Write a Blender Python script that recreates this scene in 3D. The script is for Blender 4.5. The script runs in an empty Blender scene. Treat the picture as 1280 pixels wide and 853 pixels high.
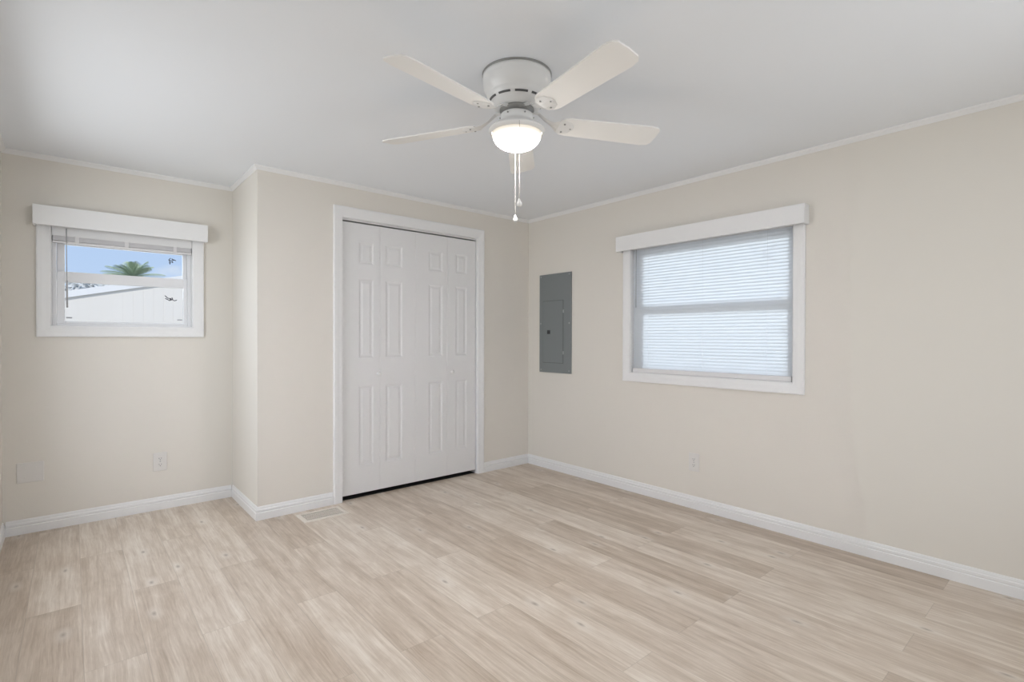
import bpy, bmesh, math, random
from mathutils import Vector, Matrix
random.seed(7)
S = bpy.context.scene
COL = S.collection

# ------------------------------------------------------------------ camera
cam_d = bpy.data.cameras.new('camera'); cam = bpy.data.objects.new('camera', cam_d); COL.objects.link(cam)
cam_d.sensor_fit = 'HORIZONTAL'; cam_d.sensor_width = 36.0; cam_d.lens = 36.0*640.343/1280
cam_d.clip_start = 0.02; cam_d.clip_end = 300
YAW, PITCH, ROLL = 0.7094, -0.0061, 0.0021
_f = Vector((math.sin(YAW)*math.cos(PITCH), math.cos(YAW)*math.cos(PITCH), math.sin(PITCH)))
_r = Vector((math.cos(YAW), -math.sin(YAW), 0)); _u = _r.cross(_f)
_r2 = _r*math.cos(ROLL)+_u*math.sin(ROLL); _u2 = -_r*math.sin(ROLL)+_u*math.cos(ROLL)
M = Matrix.Identity(4)
for i in range(3):
    M[i][0] = _r2[i]; M[i][1] = _u2[i]; M[i][2] = -_f[i]
M.translation = Vector((-3.2589, -3.5591, 1.1774))
cam.matrix_world = M
S.camera = cam

# ------------------------------------------------------------------ colour management, world, lights
vs = S.view_settings
vs.view_transform = 'Standard'; vs.look = 'None'; vs.gamma = 1.0; vs.use_curve_mapping = False
vs.exposure = 0.0

W = bpy.data.worlds.new('sky'); S.world = W; W.use_nodes = True
nt = W.node_tree; nt.nodes.clear()
wo = nt.nodes.new('ShaderNodeOutputWorld'); bg = nt.nodes.new('ShaderNodeBackground')
tc = nt.nodes.new('ShaderNodeTexCoord')
sep = nt.nodes.new('ShaderNodeSeparateXYZ'); nt.links.new(tc.outputs['Generated'], sep.inputs[0])
gr = nt.nodes.new('ShaderNodeValToRGB')
gr.color_ramp.elements[0].position = 0.0; gr.color_ramp.elements[0].color = (0.60, 0.75, 1.0, 1)
gr.color_ramp.elements[1].position = 0.7; gr.color_ramp.elements[1].color = (0.25, 0.45, 0.85, 1)
nt.links.new(sep.outputs['Z'], gr.inputs[0])
nz = nt.nodes.new('ShaderNodeTexNoise'); nz.inputs['Scale'].default_value = 5.0; nz.inputs['Detail'].default_value = 5
mp = nt.nodes.new('ShaderNodeMapping'); mp.inputs['Scale'].default_value = (1, 1, 2.2); mp.inputs['Location'].default_value = (1.25, 0.4, 0)
nt.links.new(tc.outputs['Generated'], mp.inputs[0]); nt.links.new(mp.outputs[0], nz.inputs['Vector'])
cr = nt.nodes.new('ShaderNodeValToRGB'); cr.color_ramp.elements[0].position = 0.50; cr.color_ramp.elements[1].position = 0.66
nt.links.new(nz.outputs['Fac'], cr.inputs[0])
mx = nt.nodes.new('ShaderNodeMix'); mx.data_type = 'RGBA'
nt.links.new(cr.outputs[0], mx.inputs['Factor']); nt.links.new(gr.outputs[0], mx.inputs['A']); mx.inputs['B'].default_value = (0.93, 0.94, 0.97, 1)
nt.links.new(mx.outputs['Result'], bg.inputs['Color']); bg.inputs['Strength'].default_value = 0.95
nt.links.new(bg.outputs[0], wo.inputs[0])

def area(name, loc, target, sx, sy, energy, color):
    l = bpy.data.lights.new(name, 'AREA'); l.shape = 'RECTANGLE'; l.size = sx; l.size_y = sy; l.energy = energy; l.color = color
    o = bpy.data.objects.new(name, l); COL.objects.link(o)
    o.location = loc; o.rotation_euler = (Vector(target)-Vector(loc)).to_track_quat('-Z', 'Y').to_euler()
    return o
sun_d = bpy.data.lights.new('sun', 'SUN'); sun_d.energy = 2.5; sun_d.angle = math.radians(1.0); sun_d.color = (1, 0.93, 0.84)
sun = bpy.data.objects.new('sun', sun_d); COL.objects.link(sun); sun.location = (-2, -8, 9)
sun.rotation_euler = Vector((0.0, 0.62, -0.78)).to_track_quat('-Z', 'Y').to_euler()
# fill lamps at added, unseen left and rear windows; daylight outside the visible windows
area('added_fill_left', (-4.0, -0.70, 1.45), (-2.3, -0.62, 0.75), 1.5, 1.4, 25, (0.95, 0.975, 1.0))
area('added_fill_rear', (-1.7, -4.09, 1.15), (-1.7, 0, 1.1), 2.3, 1.8, 17, (0.97, 0.985, 1.0))
area('daylight_right_window', (4.2, -1.75, 2.1), (0, -1.75, 1.38), 0.9, 0.7, 160, (0.88, 0.945, 1.0))
area('daylight_alcove_window', (-2.98, 1.15, 1.75), (-2.98, 0.6, 1.5), 0.9, 0.6, 4, (0.92, 0.96, 1.0))

# ------------------------------------------------------------------ materials
def newmat(name):
    m = bpy.data.materials.new(name); m.use_nodes = True
    return m, m.node_tree, m.node_tree.nodes['Principled BSDF']
def sget(b, k, v):
    if k in b.inputs: b.inputs[k].default_value = v
def mat(name, col, rough=0.5, metal=0.0, spec=0.5, bump=0.0, bscale=60.0, var=0.0):
    m, t, b = newmat(name)
    b.inputs['Base Color'].default_value = (*col, 1); b.inputs['Roughness'].default_value = rough; b.inputs['Metallic'].default_value = metal
    sget(b, 'Specular IOR Level', spec)
    tc = t.nodes.new('ShaderNodeTexCoord'); n = t.nodes.new('ShaderNodeTexNoise'); n.inputs['Scale'].default_value = bscale; n.inputs['Detail'].default_value = 4
    t.links.new(tc.outputs['Object'], n.inputs['Vector'])
    if var:
        mxn = t.nodes.new('ShaderNodeMix'); mxn.data_type = 'RGBA'
        mxn.inputs['A'].default_value = (*[c*(1-var) for c in col], 1); mxn.inputs['B'].default_value = (*[min(1, c*(1+var)) for c in col], 1)
        t.links.new(n.outputs['Fac'], mxn.inputs['Factor']); t.links.new(mxn.outputs['Result'], b.inputs['Base Color'])
    if bump:
        bm_ = t.nodes.new('ShaderNodeBump'); bm_.inputs['Strength'].default_value = bump; bm_.inputs['Distance'].default_value = 0.002
        t.links.new(n.outputs['Fac'], bm_.inputs['Height']); t.links.new(bm_.outputs[0], b.inputs['Normal'])
    return m
WALL = mat('cream_wall_paint', (0.78, 0.742, 0.678), 0.6, spec=0.3, bump=0.12, bscale=180, var=0.008)
CEIL = mat('white_ceiling_paint', (0.89, 0.915, 0.95), 0.75, spec=0.2, bump=0.1, bscale=150, var=0.006)
TRIM = mat('white_trim_paint', (0.86, 0.855, 0.85), 0.35, spec=0.45, var=0.006)
DOOR = mat('white_door_paint', (0.80, 0.795, 0.79), 0.42, spec=0.4, bump=0.06, bscale=220, var=0.008)
VINYL = mat('white_vinyl_frame', (0.84, 0.84, 0.85), 0.35, var=0.006)
PLASTIC = mat('white_plastic', (0.82, 0.815, 0.80), 0.35, var=0.006)
PLATE = mat('off_white_outlet_plastic', (0.76, 0.735, 0.70), 0.4, var=0.006)
ENAMEL = mat('white_fan_enamel', (0.82, 0.815, 0.80), 0.28, var=0.006)
BLADE = mat('cream_fan_blade', (0.935, 0.918, 0.89), 0.4, var=0.012, bscale=9)
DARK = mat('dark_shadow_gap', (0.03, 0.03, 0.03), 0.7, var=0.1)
SLOT = mat('dark_slot', (0.10, 0.10, 0.10), 0.6, var=0.05)
MOTOR = mat('grey_motor_metal', (0.34, 0.34, 0.33), 0.4, metal=0.6, var=0.05)
CHROME = mat('chrome_chain', (0.75, 0.74, 0.72), 0.25, metal=0.8, var=0.03)
PANEL = mat('grey_panel_enamel', (0.205, 0.222, 0.226), 0.45, bump=0.08, bscale=160, var=0.03)
PANELGAP = mat('panel_door_gap', (0.11, 0.118, 0.12), 0.6, var=0.03)
PANEL2 = mat('grey_screw_metal', (0.36, 0.38, 0.38), 0.4, metal=0.5, var=0.03)
LATCH = mat('black_latch_plastic', (0.03, 0.032, 0.035), 0.4, var=0.05)
VENT = mat('beige_vent_enamel', (0.72, 0.655, 0.575), 0.42, var=0.015)
VENTIN = mat('vent_duct_shadow', (0.20, 0.17, 0.14), 0.7, var=0.1)
WANDM = mat('grey_clear_wand', (0.42, 0.42, 0.43), 0.25, var=0.04)
STICK = mat('dark_sticker_remnant', (0.06, 0.055, 0.07), 0.6, var=0.1)
RAILM = mat('white_blind_rail', (0.78, 0.765, 0.765), 0.4, var=0.01)
STACKM = mat('white_stacked_slats', (0.74, 0.73, 0.74), 0.4, var=0.01)
TRACK = mat('white_metal_track', (0.70, 0.70, 0.69), 0.35, metal=0.1, var=0.01)
SIDING = mat('white_house_siding', (0.81, 0.775, 0.74), 0.6, var=0.02, bscale=3)
FASCIA = mat('white_fascia_paint', (0.84, 0.84, 0.86), 0.5, var=0.02)
ROOFM = mat('grey_roof', (0.4, 0.4, 0.4), 0.8, var=0.1)
TRUNK = mat('palm_trunk_bark', (0.28, 0.23, 0.17), 0.9, var=0.3, bscale=12)
LEAF = mat('palm_leaf_green', (0.47, 0.56, 0.38), 0.55, var=0.25, bscale=4)
HEDGE = mat('grey_green_hedge', (0.66, 0.67, 0.66), 0.8, var=0.3, bscale=10)
GROUND = mat('outdoor_ground', (0.36, 0.35, 0.30), 0.9, var=0.15, bscale=2)

def translucent(name, col, fac):
    m = bpy.data.materials.new(name); m.use_nodes = True; t = m.node_tree; t.nodes.clear()
    o = t.nodes.new('ShaderNodeOutputMaterial'); d = t.nodes.new('ShaderNodeBsdfDiffuse'); tr = t.nodes.new('ShaderNodeBsdfTranslucent'); mxs = t.nodes.new('ShaderNodeMixShader')
    d.inputs[0].default_value = (*col, 1); tr.inputs[0].default_value = (*col, 1); mxs.inputs[0].default_value = fac
    t.links.new(d.outputs[0], mxs.inputs[1]); t.links.new(tr.outputs[0], mxs.inputs[2]); t.links.new(mxs.outputs[0], o.inputs[0])
    return m
SLAT = translucent('translucent_white_slat', (0.86, 0.88, 0.90), 0.48)

GLASS = bpy.data.materials.new('window_glass'); GLASS.use_nodes = True
_t = GLASS.node_tree; _t.nodes.clear()
_o = _t.nodes.new('ShaderNodeOutputMaterial'); _a = _t.nodes.new('ShaderNodeBsdfTransparent'); _g = _t.nodes.new('ShaderNodeBsdfGlossy'); _m = _t.nodes.new('ShaderNodeMixShader'); _fr = _t.nodes.new('ShaderNodeFresnel')
_a.inputs[0].default_value = (0.97, 0.985, 0.985, 1); _g.inputs['Roughness'].default_value = 0.02; _fr.inputs[0].default_value = 1.12
_t.links.new(_fr.outputs[0], _m.inputs[0]); _t.links.new(_a.outputs[0], _m.inputs[1]); _t.links.new(_g.outputs[0], _m.inputs[2]); _t.links.new(_m.outputs[0], _o.inputs[0])

BOWL = bpy.data.materials.new('frosted_lit_glass'); BOWL.use_nodes = True
_t = BOWL.node_tree; _t.nodes.clear()
_o = _t.nodes.new('ShaderNodeOutputMaterial'); _d = _t.nodes.new('ShaderNodeBsdfDiffuse'); _e = _t.nodes.new('ShaderNodeEmission'); _ad = _t.nodes.new('ShaderNodeAddShader')
_tc = _t.nodes.new('ShaderNodeTexCoord'); _sx = _t.nodes.new('ShaderNodeSeparateXYZ'); _r1 = _t.nodes.new('ShaderNodeValToRGB'); _r2 = _t.nodes.new('ShaderNodeMapRange')
_d.inputs[0].default_value = (0.8, 0.78, 0.73, 1)
_t.links.new(_tc.outputs['Generated'], _sx.inputs[0])          # 0 at the bottom of the bowl (bulb), 1 at the rim
_r1.color_ramp.elements[0].position = 0.55; _r1.color_ramp.elements[0].color = (1.0, 0.985, 0.96, 1)
_r1.color_ramp.elements[1].position = 0.97; _r1.color_ramp.elements[1].color = (1.0, 0.84, 0.60, 1)
_t.links.new(_sx.outputs['Z'], _r1.inputs[0]); _t.links.new(_r1.outputs[0], _e.inputs[0])
_r2.inputs['From Min'].default_value = 0.97; _r2.inputs['From Max'].default_value = 0.25; _r2.inputs['To Min'].default_value = 0.0; _r2.inputs['To Max'].default_value = 1.0
_t.links.new(_sx.outputs['Z'], _r2.inputs['Value'])
_p = _t.nodes.new('ShaderNodeMath'); _p.operation = 'POWER'; _p.inputs[1].default_value = 5.0
_q = _t.nodes.new('ShaderNodeMath'); _q.operation = 'MULTIPLY_ADD'; _q.inputs[1].default_value = 165.0; _q.inputs[2].default_value = 0.40
_t.links.new(_r2.outputs[0], _p.inputs[0]); _t.links.new(_p.outputs[0], _q.inputs[0]); _t.links.new(_q.outputs[0], _e.inputs[1])
_t.links.new(_d.outputs[0], _ad.inputs[0]); _t.links.new(_e.outputs[0], _ad.inputs[1]); _t.links.new(_ad.outputs[0], _o.inputs[0])

def floor_material():
    m, t, b = newmat('whitewashed_oak_planks')
    N = t.nodes.new; L = t.links.new
    def math_(op, a, b2=None, c=None):
        n = N('ShaderNodeMath'); n.operation = op
        for i, v in enumerate((a, b2, c)):
            if v is None: continue
            if isinstance(v, (int, float)): n.inputs[i].default_value = v
            else: L(v, n.inputs[i])
        return n.outputs[0]
    def comb(x, y, z=0.0):
        n = N('ShaderNodeCombineXYZ')
        for i, v in enumerate((x, y, z)):
            if isinstance(v, (int, float)): n.inputs[i].default_value = v
            else: L(v, n.inputs[i])
        return n.outputs[0]
    def ramp(fac, stops):
        n = N('ShaderNodeValToRGB'); r = n.color_ramp
        while len(r.elements) < len(stops): r.elements.new(0.5)
        for e, (p, c) in zip(r.elements, stops): e.position = p; e.color = (*c, 1)
        L(fac, n.inputs[0]); return n.outputs[0]
    def mixc(f, a, b2, mode='MIX'):
        n = N('ShaderNodeMix'); n.data_type = 'RGBA'; n.blend_type = mode
        for k, v in (('Factor', f), ('A', a), ('B', b2)):
            if isinstance(v, (int, float)): n.inputs[k].default_value = v
            elif isinstance(v, tuple): n.inputs[k].default_value = (*v, 1)
            else: L(v, n.inputs[k])
        return n.outputs['Result']
    def noise(vec, scale, detail, rough=0.6, dist=0.0):
        n = N('ShaderNodeTexNoise'); n.inputs['Scale'].default_value = scale; n.inputs['Detail'].default_value = detail; n.inputs['Roughness'].default_value = rough; n.inputs['Distortion'].default_value = dist
        L(vec, n.inputs['Vector']); return n.outputs['Fac']
    g = N('ShaderNodeTexCoord'); s = N('ShaderNodeSeparateXYZ'); L(g.outputs['Object'], s.inputs[0])
    x, y = s.outputs[0], s.outputs[1]
    u = math_('DIVIDE', math_('ADD', x, 3.05), 0.18); row = math_('FLOOR', u)
    par = math_('FLOORED_MODULO', row, 2.0)
    v = math_('ADD', math_('DIVIDE', math_('ADD', y, 0.62), 1.22), math_('MULTIPLY', par, 0.5)); colm = math_('FLOOR', v)
    wn = N('ShaderNodeTexWhiteNoise'); wn.noise_dimensions = '2D'; L(comb(row, colm), wn.inputs['Vector'])
    rs = N('ShaderNodeSeparateXYZ'); L(wn.outputs['Color'], rs.inputs[0]); r1, r2, r3 = rs.outputs
    ox = math_('MULTIPLY', r1, 17.0); oy = math_('MULTIPLY', r2, 23.0)
    px = math_('ADD', x, ox); py = math_('ADD', y, oy)
    # soft bands along the board, fine grain, blotches across
    warp = noise(comb(math_('MULTIPLY', px, 3.0), math_('MULTIPLY', py, 1.3)), 1.6, 2)
    wx = math_('ADD', px, math_('MULTIPLY', math_('SUBTRACT', warp, 0.5), 0.035))
    bands = noise(comb(math_('MULTIPLY', wx, 14.0), math_('MULTIPLY', py, 0.8)), 1.5, 3, 0.55)
    grain = noise(comb(math_('MULTIPLY', wx, 70.0), math_('MULTIPLY', py, 1.9)), 1.5, 5, 0.65)
    fine = noise(comb(math_('MULTIPLY', wx, 240.0), math_('MULTIPLY', py, 9.0)), 1.3, 3, 0.6)
    blot = noise(comb(math_('MULTIPLY', px, 7.0), math_('MULTIPLY', py, 2.6)), 1.6, 4, 0.6, 0.6)
    f = math_('ADD', math_('MULTIPLY', bands, 0.40), math_('MULTIPLY', grain, 0.40))
    f = math_('ADD', f, math_('MULTIPLY', blot, 0.28)); f = math_('ADD', f, math_('MULTIPLY', fine, 0.22)); f = math_('SUBTRACT', f, 0.11)
    f = math_('ADD', f, math_('MULTIPLY', math_('SUBTRACT', r3, 0.5), 0.15))
    c = ramp(f, [(0.32, (0.36, 0.275, 0.20)), (0.45, (0.49, 0.395, 0.31)), (0.57, (0.61, 0.515, 0.425)), (0.68, (0.73, 0.645, 0.555)), (0.80, (0.83, 0.76, 0.68))])
    # knots with a pale halo
    vo = N('ShaderNodeTexVoronoi'); vo.voronoi_dimensions = '2D'; vo.inputs['Scale'].default_value = 1.0; vo.inputs['Randomness'].default_value = 0.9
    L(comb(math_('MULTIPLY', wx, 6.5), math_('MULTIPLY', py, 2.6)), vo.inputs['Vector'])
    vs_ = N('ShaderNodeSeparateXYZ'); L(vo.outputs['Color'], vs_.inputs[0])
    has = math_('GREATER_THAN', vs_.outputs[0], 0.72)
    d = vo.outputs['Distance']
    halo = math_('MULTIPLY', has, math_('MULTIPLY', math_('SMOOTH_MIN', math_('MAXIMUM', math_('SUBTRACT', 1.0, math_('DIVIDE', d, 0.22)), 0.0), 1.0, 0.1), 0.55))
    c = mixc(halo, c, (0.80, 0.745, 0.68))
    core = math_('MULTIPLY', has, math_('MULTIPLY', math_('MAXIMUM', math_('SUBTRACT', 1.0, math_('DIVIDE', d, 0.075)), 0.0), 0.85))
    c = mixc(core, c, (0.30, 0.235, 0.18))
    # joints between boards
    fu = math_('FRACT', u); fv = math_('FRACT', v)
    du = math_('MULTIPLY', math_('MINIMUM', fu, math_('SUBTRACT', 1.0, fu)), 0.18); dv = math_('MULTIPLY', math_('MINIMUM', fv, math_('SUBTRACT', 1.0, fv)), 1.22)
    dj = math_('MINIMUM', du, dv)
    joint = math_('MULTIPLY', math_('LESS_THAN', dj, 0.0013), 0.35)
    c = mixc(joint, c, (0.30, 0.25, 0.20))
    L(c, b.inputs['Base Color'])
    rr = math_('ADD', 0.36, math_('MULTIPLY', grain, 0.16)); L(rr, b.inputs['Roughness'])
    sget(b, 'Specular IOR Level', 0.75)
    bp = N('ShaderNodeBump'); bp.inputs['Strength'].default_value = 0.12; bp.inputs['Distance'].default_value = 0.0015
    L(math_('ADD', grain, fine), bp.inputs['Height']); L(bp.outputs[0], b.inputs['Normal'])
    return m
FLOOR = floor_material()

# ------------------------------------------------------------------ helpers
def quadbox(bm, a, b, mi=0):
    x0, y0, z0 = (min(a[i], b[i]) for i in range(3)); x1, y1, z1 = (max(a[i], b[i]) for i in range(3))
    v = [bm.verts.new(p) for p in ((x0,y0,z0),(x1,y0,z0),(x1,y1,z0),(x0,y1,z0),(x0,y0,z1),(x1,y0,z1),(x1,y1,z1),(x0,y1,z1))]
    for f in ((0,3,2,1),(4,5,6,7),(0,1,5,4),(1,2,6,5),(2,3,7,6),(3,0,4,7)):
        bm.faces.new([v[i] for i in f]).material_index = mi
    return v
def tube(bm, pts, r, n=8, mi=0, cap=True):
    pts = [Vector(p) for p in pts]; rings = []
    rad = r if isinstance(r, (list, tuple)) else [r]*len(pts)
    ref = None
    for i, p in enumerate(pts):
        d = (pts[min(i+1, len(pts)-1)]-pts[max(i-1, 0)]).normalized()
        if ref is None: ref = d.orthogonal().normalized()
        a = (ref - d*ref.dot(d)).normalized(); ref = a; b = d.cross(a)
        rings.append([bm.verts.new(p+(a*math.cos(2*math.pi*k/n)+b*math.sin(2*math.pi*k/n))*rad[i]) for k in range(n)])
    for i in range(len(rings)-1):
        for k in range(n):
            f = bm.faces.new((rings[i][k], rings[i][(k+1)%n], rings[i+1][(k+1)%n], rings[i+1][k])); f.material_index = mi; f.smooth = True
    if cap:
        bm.faces.new(rings[0][::-1]).material_index = mi; bm.faces.new(rings[-1]).material_index = mi
def lathe(bm, prof, c, n=48, mi=0, smooth=True):
    rings = []
    for r, z in prof:
        if r < 1e-6: rings.append([bm.verts.new((c[0], c[1], z))])
        else: rings.append([bm.verts.new((c[0]+r*math.cos(2*math.pi*k/n), c[1]+r*math.sin(2*math.pi*k/n), z)) for k in range(n)])
    for A, B in zip(rings, rings[1:]):
        for k in range(n):
            k2 = (k+1) % n
            if len(A) == 1 and len(B) == 1: continue
            vs_ = [A[0], B[k2], B[k]] if len(A) == 1 else ([A[k], A[k2], B[0]] if len(B) == 1 else [A[k], A[k2], B[k2], B[k]])
            f = bm.faces.new(vs_); f.material_index = mi; f.smooth = smooth
def sweep(bm, path, prof, closed=False, mi=0):
    """profile of (out, z) swept along a 2-D path, 'out' to the left of the walking direction, mitred corners"""
    n = len(path); rows = []
    for i, p in enumerate(path):
        p = Vector(p)
        dn = (Vector(path[(i+1) % n])-p) if (i < n-1 or closed) else None
        dp = (p-Vector(path[i-1])) if (i > 0 or closed) else None
        nn = Vector((-dn.y, dn.x)).normalized() if dn is not None else None
        np_ = Vector((-dp.y, dp.x)).normalized() if dp is not None else None
        if nn is None: o = np_
        elif np_ is None: o = nn
        else:
            o = (nn+np_); o = o/ (1+nn.dot(np_))
        rows.append([bm.verts.new((p.x+o.x*a, p.y+o.y*a, z)) for a, z in prof])
    for i in range(n-1 if not closed else n):
        A, B = rows[i], rows[(i+1) % n]
        for k in range(len(prof)-1):
            bm.faces.new((A[k], B[k], B[k+1], A[k+1])).material_index = mi
    if not closed:
        bm.faces.new(rows[0]); bm.faces.new(rows[-1][::-1])
def obj(name, bm, mats, parent=None, bevel=0.0, smooth=False, recalc=True):
    if recalc: bmesh.ops.recalc_face_normals(bm, faces=bm.faces)
    me = bpy.data.meshes.new(name); bm.to_mesh(me); bm.free()
    for m in (mats if isinstance(mats, (list, tuple)) else [mats]): me.materials.append(m)
    if smooth:
        for p in me.polygons: p.use_smooth = True
    o = bpy.data.objects.new(name, me); COL.objects.link(o)
    if parent is not None:
        o.parent = parent
        if parent.type == 'EMPTY': o.matrix_parent_inverse = Matrix.Translation(-Vector(parent.location))
    if bevel:
        b = o.modifiers.new('bevel', 'BEVEL'); b.width = bevel; b.segments = 2; b.limit_method = 'ANGLE'; b.angle_limit = math.radians(40)
    return o
def tag(o, label, cat=None, group=None, kind=None):
    o['label'] = label
    if cat: o['category'] = cat
    if group: o['group'] = group
    if kind: o['kind'] = kind
    return o
def thing(name, loc, label, cat, group=None, kind=None):
    o = bpy.data.objects.new(name, None); COL.objects.link(o); o.location = loc; o.empty_display_size = 0.05
    return tag(o, label, cat, group, kind)
def boxes(*bb):
    bm = bmesh.new()
    for a, b in bb: quadbox(bm, a, b)
    return bm
def struct(name, bm, m, label, cat, bevel=0.0):
    return tag(obj(name, bm, m, bevel=bevel), label, cat, kind='structure')

# ------------------------------------------------------------------ room shell
H = 2.28; W_ = 2.358; D = 0.66; LX = -3.572; RY = -4.0; T = 0.1
RW = (-2.335, -1.165, 0.912, 1.90)      # right window opening  y0 y1 z0 z1
LW = (-3.358, -2.611, 1.243, 1.90)      # alcove window opening x0 x1 z0 z1
SW = (-1.6, 0.1, 0.55, 2.05)           # added unseen left window y0 y1 z0 z1
BW = (-2.9, -0.5, 0.40, 2.10)           # added unseen rear window x0 x1 z0 z1
struct('floor', boxes(((LX-T, RY-T, -0.06), (T, D+T, 0))), FLOOR, 'whitewashed oak plank floor of the empty room', 'floor')
struct('ceiling', boxes(((LX-T, RY-T, H), (T, D+T, H+0.06))), CEIL, 'flat white painted ceiling above the fan', 'ceiling')
def wall_x(x0, x1, ya, yb, hole):       # wall across x, running along y
    y0, y1, z0, z1 = hole
    return boxes(((x0, ya, 0), (x1, y0, H)), ((x0, y1, 0), (x1, yb, H)), ((x0, y0, 0), (x1, y1, z0)), ((x0, y0, z1), (x1, y1, H)))
def wall_y(y0_, y1_, xa, xb, hole):
    x0, x1, z0, z1 = hole
    q = [((xa, y0_, 0), (x0, y1_, H)), ((x1, y0_, 0), (xb, y1_, H)), ((x0, y0_, z1), (x1, y1_, H))]
    if z0 > 0: q.append(((x0, y0_, 0), (x1, y1_, z0)))
    return boxes(*q)
struct('wall_right', wall_x(0, T, RY, D, RW), WALL, 'long cream wall on the right with the blinded window', 'wall')
struct('wall_left', wall_x(LX-T, LX, RY, D, SW), WALL, 'cream wall at the left edge of the room', 'wall')
struct('wall_alcove', wall_y(D, D+T, LX-T, T, LW), WALL, 'cream alcove wall around the small left window', 'wall')
struct('wall_rear', wall_y(RY-T, RY, LX-T, T, BW), WALL, 'cream wall behind the viewer', 'wall')
CX0, CX1, CZ = -1.80, -0.598, 2.045     # closet opening
struct('wall_closet', wall_y(0, T, -W_, 0, (CX0, CX1, 0, CZ)), WALL, 'cream closet front wall around the white folding doors', 'wall')
struct('wall_return', boxes(((-W_, T, 0), (-W_+T, D, H))), WALL, 'short cream side wall between alcove and closet', 'wall')

# baseboards
BB = [(0.0, 0.0), (0.0125, 0.0), (0.0125, 0.046), (0.0085, 0.0495), (0.0085, 0.0525), (0.0110, 0.056), (0.0105, 0.066), (0.0070, 0.070), (0.0065, 0.077), (0.0035, 0.0855), (0.0, 0.0865)]
def base(name, path, label):
    bm = bmesh.new(); sweep(bm, path, BB); struct(name, bm, TRIM, label, 'baseboard')
CAS = 0.064
e_ = 0.0125
base('baseboard_alcove', [(-W_-e_, D), (LX+e_, D)], 'white baseboard under the small left window')
base('baseboard_left', [(LX, D), (LX, RY)], 'white baseboard along the left wall')
base('baseboard_return', [(CX0-CAS-0.002, 0), (-W_, 0), (-W_, D)], 'white baseboard wrapping the closet corner left of the doors')
base('baseboard_closet', [(-e_, 0), (CX1+CAS+0.002, 0)], 'short white baseboard between the closet doors and the right wall')
base('baseboard_right', [(0, RY), (0, 0)], 'long white baseboard along the right wall')
base('baseboard_rear', [(LX+e_, RY), (-e_, RY)], 'white baseboard along the wall behind the viewer')
# crown strips
CP = [(0.0, H), (0.0, H-0.026), (0.004, H-0.026), (0.007, H-0.020), (0.013, H-0.011), (0.020, H-0.006), (0.021, H)]
def crown(name, path, label):
    bm = bmesh.new(); sweep(bm, path, CP); struct(name, bm, TRIM, label, 'crown moulding')
crown('trim_1', [(0, RY), (0, 0), (-W_, 0), (-W_, D), (LX, D), (LX, RY)], 'thin white crown strip around the top of the walls')

# ------------------------------------------------------------------ closet door casing and doors
bm = bmesh.new()
def casing_profile_strip(bm, pts_in, pts_out, fx):
    """flat casing between two rectangles with a raised outer edge, faces built by fx(u, v, depth)"""
    pass
def casing(name, fx, u0, u1, v0, v1, w, three_sided, label, kindlabel, wtop=None):
    # u horizontal, v vertical, fx maps (u, v, out) to world
    bm = bmesh.new(); wtop = w if wtop is None else wtop
    prof = [(0.0, 0.0), (0.0, 0.009), (0.004, 0.011), (0.35, 0.0125), (0.62, 0.0155), (0.90, 0.0165), (1.0, 0.0135), (1.0, 0.0)]
    prof = [(p if p not in (0.004,) else 0.05, q) for p, q in prof]
    def corner(i, t, o):
        if three_sided:
            P = [(u0-t*w, v0), (u0-t*w, v1+t*wtop), (u1+t*w, v1+t*wtop), (u1+t*w, v0)][i]
        else:
            P = [(u0-t*w, v0-t*w), (u0-t*w, v1+t*wtop), (u1+t*w, v1+t*wtop), (u1+t*w, v0-t*w)][i]
        return bm.verts.new(fx(P[0], P[1], o))
    rows = [[corner(i, t, o) for t, o in prof] for i in range(4)]
    for i in range(3 if three_sided else 4):
        A, B = rows[i], rows[(i+1) % 4]
        for k in range(len(prof)-1): bm.faces.new((A[k], B[k], B[k+1], A[k+1]))
    if three_sided:
        bm.faces.new(rows[0]); bm.faces.new(rows[3][::-1])
    return bm
fxc = lambda u, v, o: (u, -o, v)
struct('trim_2', casing('c', fxc, CX0, CX1, 0.0, CZ-0.010, CAS, True, '', '', 0.078), TRIM, 'white casing around the closet folding doors', 'door casing')
# jamb lining inside the opening
struct('trim_3', boxes(((CX0-0.001, 0.002, 0), (CX0+0.004, T, CZ)), ((CX1-0.004, 0.002, 0), (CX1+0.001, T, CZ)), ((CX0+0.004, 0.002, CZ-0.012), (CX1-0.004, T, CZ))), TRIM, 'white jamb lining inside the closet doorway', 'door jamb')

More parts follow.
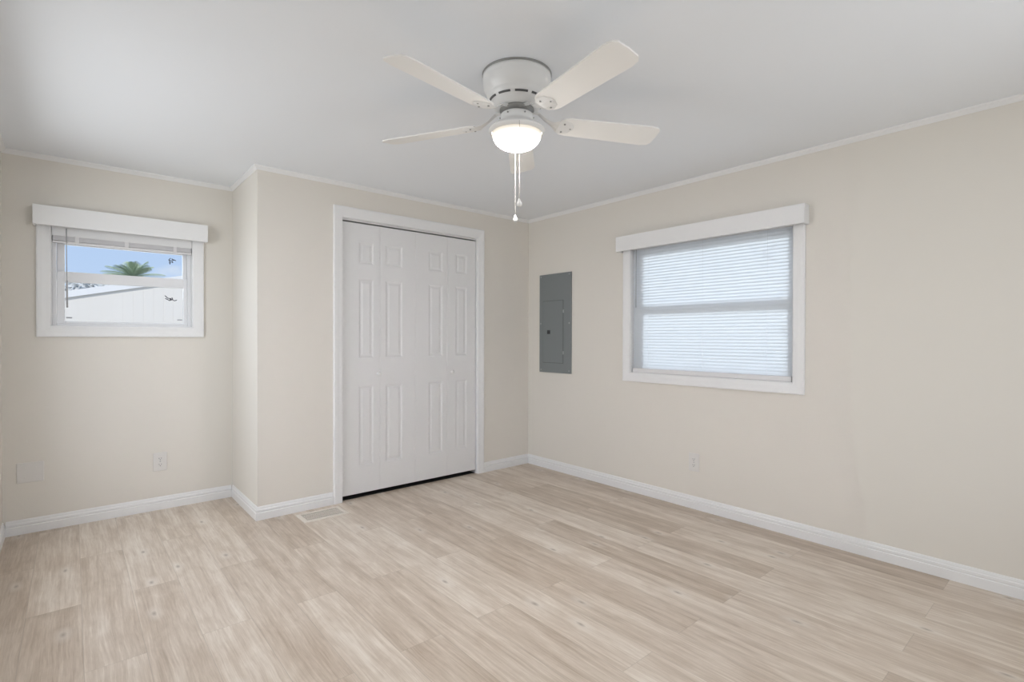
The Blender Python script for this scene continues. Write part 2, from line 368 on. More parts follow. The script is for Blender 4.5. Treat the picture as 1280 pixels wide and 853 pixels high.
def leaf_mesh(x0, x1, yf, z0, z1, cols):
    """door leaf: moulded raised panels on the front (facing -y)"""
    bm = bmesh.new(); yb = yf+0.030
    rows_ = [(0.235, 0.820), (1.028, 1.607), (1.718, 1.880)]
    xs = sorted({x0, x1, *[a for c in cols for a in c]}); zs = sorted({z0, z1, *[a for r in rows_ for a in r]})
    V = {}
    def vert(x, y, z):
        k = (round(x, 5), round(y, 5), round(z, 5))
        if k not in V: V[k] = bm.verts.new((x, y, z))
        return V[k]
    for xa, xb in zip(xs, xs[1:]):
        for za, zb in zip(zs, zs[1:]):
            if (xa, xb) in cols and (za, zb) in rows_:
                steps = [(0.0, 0.0), (0.006, 0.0022), (0.012, 0.0050), (0.020, 0.0050), (0.032, 0.0022), (0.036, 0.0020)]
                rings = [[vert(xa+i, yf+d, za+i), vert(xb-i, yf+d, za+i), vert(xb-i, yf+d, zb-i), vert(xa+i, yf+d, zb-i)] for i, d in steps]
                for A, B in zip(rings, rings[1:]):
                    for k in range(4): bm.faces.new((A[k], A[(k+1) % 4], B[(k+1) % 4], B[k]))
                bm.faces.new(rings[-1])
            else:
                bm.faces.new((vert(xa, yf, za), vert(xb, yf, za), vert(xb, yf, zb), vert(xa, yf, zb)))
    for za, zb in zip(zs, zs[1:]):
        for x in (x0, x1): bm.faces.new((vert(x, yf, za), vert(x, yf, zb), vert(x, yb, zb), vert(x, yb, za)))
    for xa, xb in zip(xs, xs[1:]):
        for z in (z0, z1): bm.faces.new((vert(xa, yf, z), vert(xb, yf, z), vert(xb, yb, z), vert(xa, yb, z)))
        for za, zb in zip(zs, zs[1:]): bm.faces.new((vert(xa, yb, za), vert(xb, yb, za), vert(xb, yb, zb), vert(xa, yb, zb)))
    return bm
xm = (CX0+CX1)/2; yf = 0.016; Z0d, Z1d = 0.034, 2.012
edges = [CX0+0.007, -1.500, xm, -0.899, CX1-0.008]
pcols = [(-1.667, -1.551), (-1.453, -1.312), (-1.076, -0.944), (-0.815, -0.700)]
def folding_door(name, ids, knob_leaf, kx, kz, label):
    t = thing(name, ((edges[ids[0]]+edges[ids[1]+1])/2, yf, 0), label, 'door', kind='structure')
    for i in ids:
        lf = obj('door_leaf', leaf_mesh(edges[i]+0.0007, edges[i+1]-0.0007, yf, Z0d, Z1d, [pcols[i]]), DOOR, t)
        if i == knob_leaf:
            bm = bmesh.new(); lathe(bm, [(0, 0.0), (0.0085, 0.0), (0.0075, 0.004), (0.006, 0.012), (0.010, 0.017), (0.0155, 0.022), (0.0165, 0.027), (0.0135, 0.032), (0.006, 0.0345), (0, 0.035)], (0, 0), 24)
            for v in bm.verts: v.co = Vector((kx+v.co.x, yf-v.co.z, kz+v.co.y))
            tag(obj('knob', bm, PLASTIC, lf), 'small round white knob')
    return t
folding_door('door_1', (0, 1), 0, -1.518, 0.905, 'left pair of white moulded folding closet doors')
folding_door('door_2', (2, 3), 3, -0.860, 0.893, 'right pair of white moulded folding closet doors')
struct('closet_shade_sheet', boxes(((CX0+0.004, 0.030, 0.0003), (CX1-0.004, D-0.002, 0.003))), DARK, 'dark sheet painted as the shade under the folding doors', 'painted shade')  # dark sheet puts the closet's shade into the gap below the doors
struct('trim_4', boxes(((CX0+0.004, 0.010, 2.021), (CX1-0.004, 0.060, CZ-0.012))), TRACK, 'slim white metal track above the closet doors', 'door track', bevel=0.001)

# ------------------------------------------------------------------ windows
def frame_rect(bm, fx, u0, u1, v0, v1, wl, wr, wb, wt, d0, d1):
    """rectangular frame built from four bars; fx(u, v, depth) -> world"""
    def bar(ua, ub, va, vb):
        P = [fx(u, v, d) for d in (d0, d1) for (u, v) in ((ua, va), (ub, va), (ub, vb), (ua, vb))]
        V = [bm.verts.new(p) for p in P]
        for f in ((0,1,2,3),(7,6,5,4),(0,4,5,1),(1,5,6,2),(2,6,7,3),(3,7,4,0)): bm.faces.new([V[i] for i in f])
    bar(u0, u0+wl, v0, v1); bar(u1-wr, u1, v0, v1); bar(u0+wl, u1-wr, v0, v0+wb); bar(u0+wl, u1-wr, v1-wt, v1)
def pane_mesh(fx, u0, u1, v0, v1, d):
    bm = bmesh.new()
    a = [bm.verts.new(fx(u, v, d)) for u, v in ((u0, v0), (u1, v0), (u1, v1), (u0, v1))]
    b = [bm.verts.new(fx(u, v, d+0.004)) for u, v in ((u0, v0), (u1, v0), (u1, v1), (u0, v1))]
    bm.faces.new(a); bm.faces.new(b[::-1])
    for k in range(4): bm.faces.new((a[k], a[(k+1) % 4], b[(k+1) % 4], b[k]))
    return bm
def squiggle(bm, fx, u, v, d, s, seed):
    rnd = random.Random(seed)
    for k in range(4):
        p = [(u+rnd.uniform(-s, s), v+rnd.uniform(-s, s))]
        for j in range(3): p.append((p[-1][0]+rnd.uniform(-.7, .7)*s, p[-1][1]+rnd.uniform(-.7, .7)*s))
        tube(bm, [fx(a, b, d) for a, b in p], 0.0030, 5)

def double_hung(name, loc, fx, op, glass_u, gz, meet, label, glab, cas_w, stick):
    """op opening u0 u1 v0 v1; glass_u (ua, ub); gz (bottom, top) glass limits; meet (bottom, top) of meeting rail"""
    u0, u1, v0, v1 = op
    t = thing(name, loc, label, 'window', kind='structure')
    obj('casing', casing('c', fx, u0, u1, v0, v1, cas_w, False, '', ''), TRIM, t)
    bm = bmesh.new(); frame_rect(bm, fx, u0, u1, v0, v1, 0.004, 0.004, 0.004, 0.004, 0.001, -T); obj('jamb', bm, TRIM, t)
    ua, ub = glass_u
    bm = bmesh.new(); frame_rect(bm, fx, u0+0.004, u1-0.004, v0+0.004, v1-0.004, 0.022, 0.022, 0.012, 0.03, -0.045, -T+0.002); fr = obj('window_frame', bm, VINYL, t, bevel=0.002)
    # upper sash sits outside, lower sash inside
    bm = bmesh.new(); frame_rect(bm, fx, u0+0.027, u1-0.027, meet[0]+0.012, v1-0.034, ua-u0-0.027, u1-ub-0.027, meet[1]-meet[0]-0.012, v1-0.034-gz[1], -0.076, -0.094); us = obj('upper_sash', bm, VINYL, t, bevel=0.002)
    bm = bmesh.new(); frame_rect(bm, fx, u0+0.027, u1-0.027, v0+0.017, meet[1], ua-u0-0.027, u1-ub-0.027, gz[0]-v0-0.017, meet[1]-meet[0], -0.050, -0.072); ls = obj('lower_sash', bm, VINYL, t, bevel=0.002)
    obj('glass_pane', pane_mesh(fx, ua-0.003, ub+0.003, meet[1]-0.003, gz[1]+0.003, -0.086), GLASS, us, recalc=True)
    obj('glass_pane', pane_mesh(fx, ua-0.003, ub+0.003, gz[0]-0.003, meet[0]+0.003, -0.062), GLASS, ls, recalc=True)
    for (su, sv, dd, sz, par) in stick:
        bm = bmesh.new(); squiggle(bm, fx, su, sv, dd, sz, int(abs(su*1000))); tag(obj('sticker_remnant', bm, STICK, us if par == 'u' else ls), 'dark scrap of torn sticker on the glass')
    # tilt latches on top of the lower sash corners and sash lock
    for uu in (ua+0.02, ub-0.02):
        bm = bmesh.new(); a = fx(uu-0.014, gz[0]+0.018, -0.0495); b = fx(uu+0.014, gz[0]+0.026, -0.0600); quadbox(bm, a, b); tag(obj('vent_stop', bm, WANDM, ls, bevel=0.001), 'small grey vent stop')
    return t
fxr = lambda u, v, o: (-o, u, v)            # right wall: room side is -x
fxa = lambda u, v, o: (u, D-o, v)           # alcove wall: room side is -y
w1 = double_hung('window_1', (-2.98, D, LW[2]), fxa, LW, (-3.293, -2.662), (1.277, 1.760), (1.522, 1.588), 'small white double hung window in the alcove, blind raised', '', 0.066, [(-2.722, 1.725, -0.084, 0.024, 'u'), (-2.718, 1.460, -0.060, 0.026, 'l')])
w2 = double_hung('window_2', (0, -1.75, RW[2]), fxr, RW, (-2.290, -1.268), (0.962, 1.800), (1.360, 1.422), 'large white window on the right wall behind lowered blinds', '', 0.066, [(-2.17, 1.715, -0.084, 0.035, 'u'), (-2.268, 1.248, -0.060, 0.015, 'l')])
# plain frames of the two openings added out of view to let light in
t = thing('added_window_left', (LX, -0.75, 0.55), 'white window added to light the room, in the left wall outside the view', 'window', kind='structure')
bm = bmesh.new(); frame_rect(bm, lambda u, v, o: (LX+o, u, v), SW[0], SW[1], SW[2], SW[3], .04, .04, .04, .04, -0.02, -0.07); obj('window_frame', bm, VINYL, t)
t = thing('added_window_rear', (-1.7, RY, 0.4), 'white window added to light the room, in the wall behind the viewer', 'window', kind='structure')
bm = bmesh.new(); frame_rect(bm, lambda u, v, o: (u, RY+o, v), BW[0], BW[1], BW[2], BW[3], .04, .04, .04, .04, -0.02, -0.07); obj('window_frame', bm, VINYL, t)

# boxed valances over both windows
def valance(fx, u0, u1, z0, z1, dep, loc, label):
    t = thing('window_valance', loc, label, 'valance', 'boxed window valances')
    bm = bmesh.new(); th = 0.014
    quadbox(bm, fx(u0, z0, dep), fx(u1, z1, dep-th)); obj('front_board', bm, TRIM, t, bevel=0.0015)
    for a in (u0, u1-th):
        bm = bmesh.new(); quadbox(bm, fx(a, z0, dep-th-0.0003), fx(a+th, z1, 0.0005)); obj('end_board', bm, TRIM, t, bevel=0.0012)
    bm = bmesh.new(); quadbox(bm, fx(u0+th+0.0003, z1-th, dep-th-0.0003), fx(u1-th-0.0003, z1, 0.0005)); obj('top_board', bm, TRIM, t)
    return t
valance(fxa, -3.436, -2.531, 1.849, 1.966, 0.075, (-2.98, D, 1.849), 'white boxed valance above the small alcove window')
valance(fxr, -2.419, -1.076, 1.842, 1.955, 0.075, (0, -1.75, 1.842), 'white boxed valance above the large blinded window')

# blinds -------------------------------------------------------------
def headrail(fx, u0, u1, z0, z1, d):
    bm = bmesh.new(); quadbox(bm, fx(u0, z0, d+0.014), fx(u1, z1, d-0.014)); quadbox(bm, fx(u0, z0+0.006, d+0.0165), fx(u1, z0+0.013, d+0.0142)); return bm
# lowered blind on the right window
DB = -0.020
t = thing('window_blind', (-DB, -1.75, 0.914), 'lowered white mini blind glowing with daylight on the right wall', 'blind', 'mini blinds')
bu0, bu1 = RW[0]+0.010, RW[1]-0.010
obj('headrail', headrail(fxr, bu0, bu1, 1.852, 1.888, DB), RAILM, t)
bm = bmesh.new(); pitch = 0.0214; nsl = 42; ang = math.radians(62); hw = 0.0180
for i in range(nsl):
    zc = 0.957+0.010+i*pitch
    pts = []
    for s_ in (-1, -0.33, 0.33, 1):
        bow = 0.0016*(1-s_*s_)
        du = s_*hw*math.cos(ang)+bow*math.sin(ang); dz = s_*hw*math.sin(ang)-bow*math.cos(ang)
        pts.append((DB-du, zc+dz))
    A = [bm.verts.new(fxr(bu0+0.004, z, d)) for d, z in pts]; B = [bm.verts.new(fxr(bu1-0.004, z, d)) for d, z in pts]
    for k in range(3):
        f = bm.faces.new((A[k], A[k+1], B[k+1], B[k])); f.smooth = True
obj('slats', bm, SLAT, t, recalc=False)
bm = bmesh.new(); quadbox(bm, fxr(bu0+0.002, 0.917, DB+0.013), fxr(bu1-0.002, 0.949, DB-0.011)); obj('bottom_rail', bm, RAILM, t, bevel=0.003)
bm = bmesh.new(); tube(bm, [fxr(-1.212, 1.85, DB+0.020), fxr(-1.213, 1.80, DB+0.022), fxr(-1.213, 1.41, DB+0.022)], 0.0028, 6); tag(obj('tilt_wand', bm, WANDM, t), 'thin grey tilt wand')
for yy in (-1.32, -1.75, -2.18):
    bm = bmesh.new(); tube(bm, [fxr(yy, 1.855, DB+0.0125), fxr(yy, 0.945, DB+0.0125)], 0.0004, 4); obj('ladder_cord', bm, RAILM, t)
# raised blind on the alcove window
DA = -0.018
t = thing('window_blind', (-2.98, D-DA, 1.76), 'raised white mini blind stacked at the top of the small window', 'blind', 'mini blinds')
au0, au1 = LW[0]+0.006, LW[1]-0.006
obj('headrail', headrail(fxa, au0, au1, 1.803, 1.868, DA), TRIM, t)
bm = bmesh.new()
for i in range(16):
    zc = 1.774+i*0.0018
    quadbox(bm, fxa(au0+0.004, zc, DA+0.0115), fxa(au1-0.004, zc+0.0014, DA-0.0115))
obj('slats', bm, STACKM, t)
bm = bmesh.new(); quadbox(bm, fxa(au0+0.002, 1.760, DA+0.011), fxa(au1-0.002, 1.772, DA-0.011)); obj('bottom_rail', bm, RAILM, t, bevel=0.002)
for xx in (-3.235, -2.984, -2.716):
    bm = bmesh.new(); quadbox(bm, fxa(xx-0.010, 1.764, DA+0.0150), fxa(xx+0.010, 1.803, DA+0.0135)); obj('ladder_tape', bm, RAILM, t, bevel=0.001)
bm = bmesh.new(); tube(bm, [fxa(-3.285, 1.850, DA+0.018), fxa(-3.285, 1.815, DA+0.020), fxa(-3.283, 1.525, DA+0.020)], 0.0022, 6); w = tag(obj('tilt_wand', bm, WANDM, t), 'thin grey tilt wand')
bm = bmesh.new(); tube(bm, [fxa(-3.283, 1.528, DA+0.020), fxa(-3.283, 1.515, DA+0.020), fxa(-3.282, 1.360, DA+0.020)], [0.003, 0.0048, 0.0044], 8); obj('wand_grip', bm, WANDM, w)

# ------------------------------------------------------------------ electrical panel
t = thing('electrical_panel', (0, -0.355, 0.867), 'tall grey metal breaker panel set in the right wall', 'electrical panel')
bm = bmesh.new(); quadbox(bm, (-0.010, -0.553, 0.868), (-0.0005, -0.160, 1.749)); obj('cover', bm, PANEL, t, bevel=0.003)
bm = bmesh.new(); quadbox(bm, (-0.0135, -0.458, 0.958), (-0.0106, -0.211, 1.507)); dr = obj('door', bm, PANEL, t, bevel=0.0018)
bm = bmesh.new(); quadbox(bm, (-0.0105, -0.462, 0.954), (-0.0100, -0.207, 1.511)); tag(obj('door_gap', bm, PANELGAP, t), 'dark gap around the panel door')
bm = bmesh.new(); quadbox(bm, (-0.0155, -0.303, 1.213), (-0.0137, -0.265, 1.247)); quadbox(bm, (-0.0200, -0.293, 1.222), (-0.0157, -0.281, 1.240)); tag(obj('latch', bm, LATCH, dr, bevel=0.001), 'small black slide latch')
for z in (1.412, 1.048):
    bm = bmesh.new(); quadbox(bm, (-0.0150, -0.470, z-0.014), (-0.0103, -0.4585, z+0.014)); obj('hinge', bm, PANEL2, t, bevel=0.001)
def disc(bm, c, r, dep, axis, n=16):
    ln = [bm.verts.new((c[0]-dep*(axis == 'x'), c[1]-dep*(axis == 'y'), c[2])) for _ in range(0)]
    ring = []
    for rr, dd in ((r, 0.0), (r, dep*0.5), (r*0.7, dep)):
        if axis == 'x': ring.append([bm.verts.new((c[0]-dd, c[1]+rr*math.cos(2*math.pi*k/n), c[2]+rr*math.sin(2*math.pi*k/n))) for k in range(n)])
        else: ring.append([bm.verts.new((c[0]+rr*math.cos(2*math.pi*k/n), c[1]-dd, c[2]+rr*math.sin(2*math.pi*k/n))) for k in range(n)])
    for A, B in zip(ring, ring[1:]):
        for k in range(n): bm.faces.new((A[k], A[(k+1) % n], B[(k+1) % n], B[k]))
    bm.faces.new(ring[-1])
for y, z in ((-0.182, 1.730), (-0.531, 1.730), (-0.180, 1.307), (-0.531, 1.307), (-0.184, 0.891), (-0.531, 0.891)):
    bm = bmesh.new(); disc(bm, (-0.0101, y, z), 0.008, 0.003, 'x'); obj('screw', bm, PANEL2, t)

# ------------------------------------------------------------------ outlets
def outlet(fx, u, z, loc, label, w=0.078, h=0.125):
    t = thing('wall_outlet', loc, label, 'outlet', 'duplex wall outlets')
    bm = bmesh.new(); quadbox(bm, fx(u-w/2, z-h/2, 0.006), fx(u+w/2, z+h/2, 0.0003)); obj('cover_plate', bm, PLATE, t, bevel=0.0025)
    for s_ in (-1, 1):
        bm = bmesh.new(); zc = z+s_*0.0205; n = 20; ring = []
        for d in (0.0062, 0.0085):
            ring.append([bm.verts.new(fx(u+0.0165*max(-1, min(1, 1.25*math.cos(2*math.pi*k/n))), zc+0.0145*max(-1, min(1, 1.15*math.sin(2*math.pi*k/n))), d)) for k in range(n)])
        for k in range(n): bm.faces.new((ring[0][k], ring[0][(k+1) % n], ring[1][(k+1) % n], ring[1][k]))
        bm.faces.new(ring[1]); rc = obj('receptacle', bm, PLATE, t)
        bm = bmesh.new()
        for a, hh in ((-0.0062, 0.0075), (0.0062, 0.0062)): quadbox(bm, fx(u+a-0.0013, zc+0.001-hh/2+0.002, 0.0089), fx(u+a+0.0013, zc+0.001+hh/2+0.002, 0.0086))
        quadbox(bm, fx(u-0.0024, zc-0.0095, 0.0089), fx(u+0.0024, zc-0.0050, 0.0086)); obj('slots', bm, SLOT, rc)
    bm = bmesh.new(); q = fx(u, z, 0.0061)
    disc(bm, q, 0.0032, 0.0015, 'x' if abs(fx(0, 0, 1)[0]-fx(0, 0, 0)[0]) > .5 else 'y', 10); obj('screw', bm, PANEL2, t)
outlet(fxr, -1.699, 0.321, (0, -1.699, 0.26), 'white duplex outlet on the right wall below the large window')
outlet(fxa, -2.805, 0.327, (-2.805, D, 0.265), 'white duplex outlet on the alcove wall below the small window')
t = thing('blank_cover_plate', (-3.451, D, 0.304), 'wide blank white cover plate low in the alcove corner', 'wall plate')
bm = bmesh.new(); quadbox(bm, fxa(-3.512, 0.304, 0.006), fxa(-3.391, 0.424, 0.0003)); obj('plate', bm, PLATE, t, bevel=0.0025)
for a in (-3.475, -3.428):
    for z in (0.335, 0.393):
        bm = bmesh.new(); disc(bm, (a, D-0.0061, z), 0.0032, 0.0012, 'y', 10); obj('screw', bm, PLATE, t)

# ------------------------------------------------------------------ floor register
vx0, vx1, vy0, vy1 = -2.145, -1.853, -0.252, -0.070
t = thing('floor_vent', ((vx0+vx1)/2, (vy0+vy1)/2, 0), 'beige metal floor register in front of the closet baseboard', 'floor vent')
bm = bmesh.new()
rings = [[bm.verts.new(p) for p in ((vx0+i, vy0+i, z), (vx1-i, vy0+i, z), (vx1-i, vy1-i, z), (vx0+i, vy1-i, z))] for i, z in ((0, 0.0003), (0.002, 0.003), (0.008, 0.006), (0.020, 0.0065), (0.026, 0.0055), (0.028, 0.0008))]
for A, B in zip(rings, rings[1:]):
    for k in range(4): bm.faces.new((A[k], A[(k+1) % 4], B[(k+1) % 4], B[k]))
obj('frame', bm, VENT, t)
bm = bmesh.new(); quadbox(bm, (vx0+0.024, vy0+0.024, 0.0003), (vx1-0.024, vy1-0.024, 0.0010)); tag(obj('damper', bm, VENTIN, t), 'dark damper plate under the louvres, coloured as duct shade')  # dark tone painted in for the shade inside the duct
bm = bmesh.new(); gx0, gx1, gy0, gy1 = vx0+0.0285, vx1-0.0285, vy0+0.0285, vy1-0.0285
for k in range(1, 4):
    y = gy0+(gy1-gy0)*k/4; quadbox(bm, (gx0, y-0.0025, 0.0012), (gx1, y+0.0025, 0.0052))
nn = 26
for k in range(nn):
    x = gx0+(gx1-gx0)*(k+.5)/nn; quadbox(bm, (x-0.0019, gy0, 0.0012), (x+0.0019, gy1, 0.0048))
obj('louvre_grid', bm, VENT, t)

# ------------------------------------------------------------------ ceiling fan
FX, FY = -1.838, -1.932
fan = thing('ceiling_fan', (FX, FY, H), 'white five bladed hugger ceiling fan with lit bowl light', 'ceiling fan')
FC = (FX, FY)
bm = bmesh.new(); lathe(bm, [(0, H-0.0003), (0.1455, H-0.0003), (0.1455, H-0.006), (0.140, H-0.0065)], FC, 64); tag(obj('ceiling_gasket', bm, MOTOR, fan), 'thin dark ring against the ceiling')
bm = bmesh.new(); lathe(bm, [(0.138, H-0.0068), (0.1435, H-0.008), (0.1440, H-0.020), (0.1420, H-0.026), (0.1435, H-0.032), (0.139, H-0.060), (0.128, H-0.083), (0.1235, H-0.088), (0.1235, H-0.092), (0.118, H-0.106), (0.104, H-0.126), (0.092, H-0.138), (0.080, H-0.1425), (0, H-0.1425)], FC, 64); hs = obj('motor_housing', bm, ENAMEL, fan)
for k in range(10):        # vent slots around the lower housing
    a0 = 2*math.pi*k/10+0.16; bm = bmesh.new(); n = 8; R1, z1_, R2, z2_ = 0.1155, H-0.1100, 0.1110, H-0.1168
    P = []
    for i in range(n+1):
        a = a0+0.46*i/n; ca, sa = math.cos(a), math.sin(a)
        P.append([bm.verts.new((FX+(r+o)*ca, FY+(r+o)*sa, z-o*0.7)) for r, z, o in ((R1, z1_, 0.0018), (R2, z2_, 0.0018), (R2, z2_, -0.003), (R1, z1_, -0.003))])
    for A, B in zip(P, P[1:]):
        for j in range(4): bm.faces.new((A[j], A[(j+1) % 4], B[(j+1) % 4], B[j]))
    bm.faces.new(P[0]); bm.faces.new(P[-1][::-1]); obj('vent_slot', bm, SLOT, hs)
bm = bmesh.new(); lathe(bm, [(0.0, H-0.143), (0.072, H-0.143), (0.072, H-0.150), (0.050, H-0.151), (0.050, H-0.172), (0, H-0.172)], FC, 40); tag(obj('motor_hub', bm, MOTOR, fan), 'grey metal rotor hub')
bm = bmesh.new(); lathe(bm, [(0.0, H-0.1655), (0.066, H-0.1655), (0.0685, H-0.1675), (0.0685, H-0.184), (0.066, H-0.190), (0.070, H-0.198), (0.090, H-0.210), (0.107, H-0.220), (0.1165, H-0.228), (0.1185, H-0.2325), (0.1180, H-0.2345), (0.1085, H-0.2475), (0.1065, H-0.2475), (0.1055, H-0.240), (0, H-0.230)], FC, 64); pan = obj('light_fitter', bm, ENAMEL, fan)
for k in range(6):
    a = 2*math.pi*k/6+0.3; bm = bmesh.new()
    tube(bm, [(FX+r*math.cos(a), FY+r*math.sin(a), H-0.1775) for r in (0.0686, 0.0725)], 0.0032, 8); obj('screw', bm, MOTOR, pan)
bz = H-0.243; bm = bmesh.new()
prof = [(0.1045, bz+0.002)]
for k in range(1, 15):
    a = math.pi/2*k/14; prof.append((0.1045*math.cos(a)**0.9 if k < 14 else 0.0, bz-0.069*math.sin(a)))
lathe(bm, prof, FC, 64); tag(obj('glass_bowl', bm, BOWL, fan), 'frosted white glass bowl, lit')
# blades on irons
BZ = 2.088; BA0 = -26.2; PT = math.radians(13)
for k in range(5):
    a = math.radians(BA0+72*k); ca, sa = math.cos(a), math.sin(a)
    def P(r, h, dz=0.0):
        return (FX+r*ca-h*sa*math.cos(PT), FY+r*sa+h*ca*math.cos(PT), BZ-h*math.sin(PT)+dz)
    ol = [(0.185, -0.036), (0.200, -0.050), (0.225, -0.056), (0.60, -0.066), (0.632, -0.060), (0.645, -0.045), (0.648, 0.0), (0.645, 0.045), (0.632, 0.060), (0.60, 0.066), (0.225, 0.056), (0.200, 0.050), (0.185, 0.036)]
    bm = bmesh.new()
    A = [bm.verts.new(P(r, h, 0.003)) for r, h in ol]; B = [bm.verts.new(P(r, h, -0.003)) for r, h in ol]
    bm.faces.new(A); bm.faces.new(B[::-1])
    for j in range(len(ol)): bm.faces.new((A[j], A[(j+1) % len(ol)], B[(j+1) % len(ol)], B[j]))
    bl = obj('blade', bm, BLADE, fan)
    # iron: flared arm from the hub, forked plate under the blade root
    bm = bmesh.new()
    arm = [(0.060, 0.014, H-0.146-BZ), (0.095, 0.012, H-0.150-BZ), (0.130, 0.011, 0.016), (0.160, 0.016, 0.002), (0.182, 0.036, -0.0045), (0.205, 0.044, -0.0045), (0.235, 0.034, -0.0045), (0.250, 0.012, -0.0045)]
    rows = []
    for i, (r, w, dz) in enumerate(arm):
        tw = min(1.0, max(0.0, (r-0.09)/0.08))
        def Q(hh, d2):
            return (FX+r*ca-hh*sa, FY+r*sa+hh*ca, BZ-hh*math.sin(PT)*tw+dz+d2)
        rows.append([bm.verts.new(Q(h, d2)) for h, d2 in ((-w, 0), (-w*.3, -0.004), (w*.3, -0.004), (w, 0), (w, 0.0012), (-w, 0.0012))])
    for A, B in zip(rows, rows[1:]):
        for j in range(6): bm.faces.new((A[j], A[(j+1) % 6], B[(j+1) % 6], B[j]))
    bm.faces.new(rows[0][::-1]); bm.faces.new(rows[-1]); ir = obj('blade_iron', bm, ENAMEL, fan, bevel=0.001)
    for r, h in ((0.205, -0.026), (0.205, 0.026), (0.238, 0.0)):
        bm = bmesh.new(); tube(bm, [P(r, h, -0.0092), P(r, h, -0.0055)], 0.0042, 8); obj('screw', bm, MOTOR, ir)
# pull chains
def chain(dx, dy, z0, z1, br, label, m):
    bm = bmesh.new(); x, y = FX+dx, FY+dy
    n = int((z0-z1)/0.0048)
    tube(bm, [(x, y, z0), (x, y, z1)], 0.0007, 5)
    for i in range(n):
        z = z0-(i+.5)*(z0-z1)/n
        mtx = Matrix.Translation((x, y, z)); bmesh.ops.create_icosphere(bm, subdivisions=1, radius=0.0019, matrix=mtx)
    c = tag(obj('pull_chain', bm, CHROME, fan, recalc=False), label)
    bm = bmesh.new(); lathe(bm, [(0, z1+0.002), (0.0035, z1), (0.0045, z1-0.006), (br, z1-0.017), (br*1.05, z1-0.022), (br*0.8, z1-0.028), (0, z1-0.031)], (x, y), 20); obj('chain_fob', bm, PLASTIC, c)
u_ = (math.cos(YAW), -math.sin(YAW))
chain(-0.005*u_[0]+0.1215*math.sin(YAW), -0.005*u_[1]+0.1215*math.cos(YAW), H-0.238, 1.723, 0.0095, 'beaded pull chain with white fob on the far side of the bowl', CHROME)
chain(0.0095*u_[0]-0.1215*math.sin(YAW), 0.0095*u_[1]-0.1215*math.cos(YAW), H-0.238, 1.729, 0.0105, 'beaded pull chain with white fob hanging before the bowl', CHROME)

# ------------------------------------------------------------------ outside
GZ = -0.75
struct('ground', boxes(((-40, -30, GZ-0.1), (40, 60, GZ))), GROUND, 'ground outside the windows', 'ground')
struct('roof', boxes(((LX-0.7, RY-3.0, 2.36), (0.55, D+0.6, 2.44))), ROOFM, 'unseen roof over the room, added with a deep rear overhang to block the sun', 'roof')  # unseen slab, overhang shaped to keep sun out of the rear opening
hb = thing('neighbor_house', (-2, 4.0, GZ), 'white neighbouring house with sloped fascia seen through the small window', 'house')
def zf(x): return 1.62+0.236*(x+3.293)
bm = bmesh.new(); NX0, NX1, NP = -6.0, 3.0, -1.2
def poly_prism(bm, pts, y0, y1):
    A = [bm.verts.new((x, y0, z)) for x, z in pts]; B = [bm.verts.new((x, y1, z)) for x, z in pts]
    bm.faces.new(A); bm.faces.new(B[::-1])
    for j in range(len(pts)): bm.faces.new((A[j], A[(j+1) % len(pts)], B[(j+1) % len(pts)], B[j]))
pk = zf(NP)
poly_prism(bm, [(NX0, GZ), (NX1, GZ), (NX1, pk-0.236*(NX1-NP)), (NP, pk), (NX0, zf(NX0))], 4.03, 9.0)
x = NX0+0.1
while x < NX1:                    # vertical battens of the siding
    zt = (zf(x) if x < NP else pk-0.236*(x-NP))
    quadbox(bm, (x-0.005, 4.0265, GZ), (x+0.005, 4.031, zt)); x += 0.10
obj('siding_wall', bm, SIDING, hb)
bm = bmesh.new(); poly_prism(bm, [(NX0-.2, zf(NX0-.2)), (NP, pk), (NX1+.2, pk-0.236*(NX1+.2-NP)), (NX1+.2, pk-0.236*(NX1+.2-NP)+0.075), (NP, pk+0.075), (NX0-.2, zf(NX0-.2)+0.075)], 4.005, 4.028); obj('fascia_board', bm, FASCIA, hb)
bm = bmesh.new(); poly_prism(bm, [(NX0-.2, zf(NX0-.2)+0.01), (NP, pk+0.01), (NX1+.2, pk-0.236*(NX1+.2-NP)+0.01), (NX1+.2, pk-0.236*(NX1+.2-NP)+0.07), (NP, pk+0.07), (NX0-.2, zf(NX0-.2)+0.07)], 4.029, 9.2); obj('roof_panel', bm, ROOFM, hb)
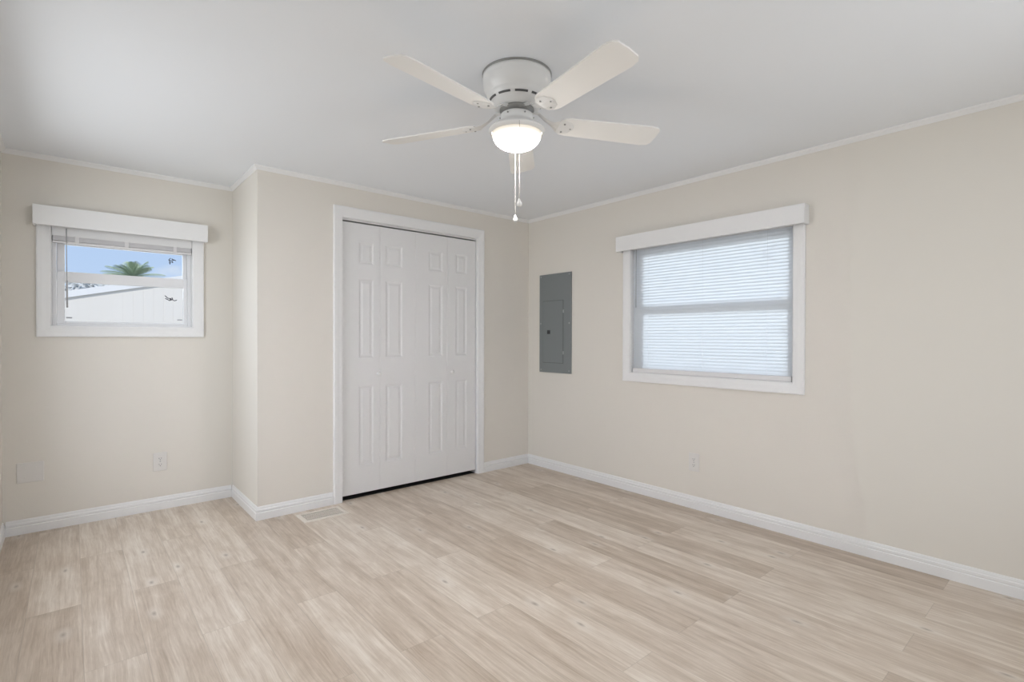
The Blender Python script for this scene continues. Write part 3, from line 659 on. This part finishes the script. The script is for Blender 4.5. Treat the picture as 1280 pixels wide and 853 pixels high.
# palm tree
PX, PY, PZ = -2.16, 11.5, 2.58
pt = thing('palm_tree', (PX, PY, GZ), 'green palm tree beyond the white house, seen through the small window', 'palm tree')
bm = bmesh.new(); tube(bm, [(PX+0.04*math.sin(i), PY, GZ+(PZ-GZ)*i/12) for i in range(13)], [0.14-0.004*i for i in range(13)], 10); obj('trunk', bm, TRUNK, pt)
for k in range(20):
    az = 2*math.pi*k/20+random.uniform(-.2, .2); el = random.uniform(0.35, 1.4); Lf = random.uniform(0.58, 0.78)
    pts = []
    for i in range(11):
        s_ = i/10; r = Lf*s_*math.cos(el); z = Lf*s_*math.sin(el)-0.33*s_*s_*Lf
        pts.append(Vector((PX+r*math.cos(az), PY+r*math.sin(az), PZ+z)))
    bm = bmesh.new(); tube(bm, pts, [0.012-0.0009*i for i in range(11)], 5)
    for i in range(2, 33):
        s_ = i/32*10; i0 = min(9, int(s_)); p = pts[i0].lerp(pts[i0+1], s_-i0); d = (pts[i0+1]-pts[i0]).normalized(); side = d.cross(Vector((0, 0, 1))).normalized()
        ll = 0.20*math.sin(math.pi*(0.12+0.8*i/32))
        for sg in (-1, 1):
            tip = p+side*sg*ll*0.8+d*ll*0.55+Vector((0, 0, -0.35*ll)); w = d*0.006
            q = [bm.verts.new(v_) for v_ in (p-w, p+w, tip+w*.2, tip-w*.2)]
            bm.faces.new(q)
    obj('frond', bm, LEAF, pt, recalc=False)

# pale shrubbery glimpsed above the neighbour's fascia
hg = thing('tree', (-3.0, 9.9, GZ), 'pale leafy tree top above the fascia of the white house', 'tree')
bm = bmesh.new(); rnd = random.Random(3)
for i in range(2600):
    a = rnd.uniform(0, 2*math.pi); el = math.asin(rnd.uniform(-0.6, 1)); rr = rnd.uniform(0.75, 1.0)
    c = Vector((-3.05+1.35*rr*math.cos(a)*math.cos(el), 9.9+0.55*rr*math.sin(a)*math.cos(el), 1.42+0.93*rr*math.sin(el)))
    d1 = Vector((rnd.uniform(-1, 1), rnd.uniform(-1, 1), rnd.uniform(-1, 1))).normalized(); d2 = d1.orthogonal().normalized(); q = rnd.uniform(0.05, 0.09)
    bm.faces.new([bm.verts.new(v_) for v_ in (c-d1*q, c+d2*q*.45, c+d1*q, c-d2*q*.45)])
obj('foliage', bm, HEDGE, hg, recalc=False)
bm = bmesh.new(); tube(bm, [(-3.05, 9.9, GZ), (-3.03, 9.9, 0.3), (-3.08, 9.88, 1.4)], [0.12, 0.1, 0.06], 10)
for k in range(6):
    a = k*1.05; tube(bm, [(-3.08, 9.88, 0.9+0.08*k), (-3.08+0.7*math.cos(a), 9.88+0.35*math.sin(a), 1.5+0.05*k)], [0.045, 0.015], 6)
obj('trunk', bm, TRUNK, hg)
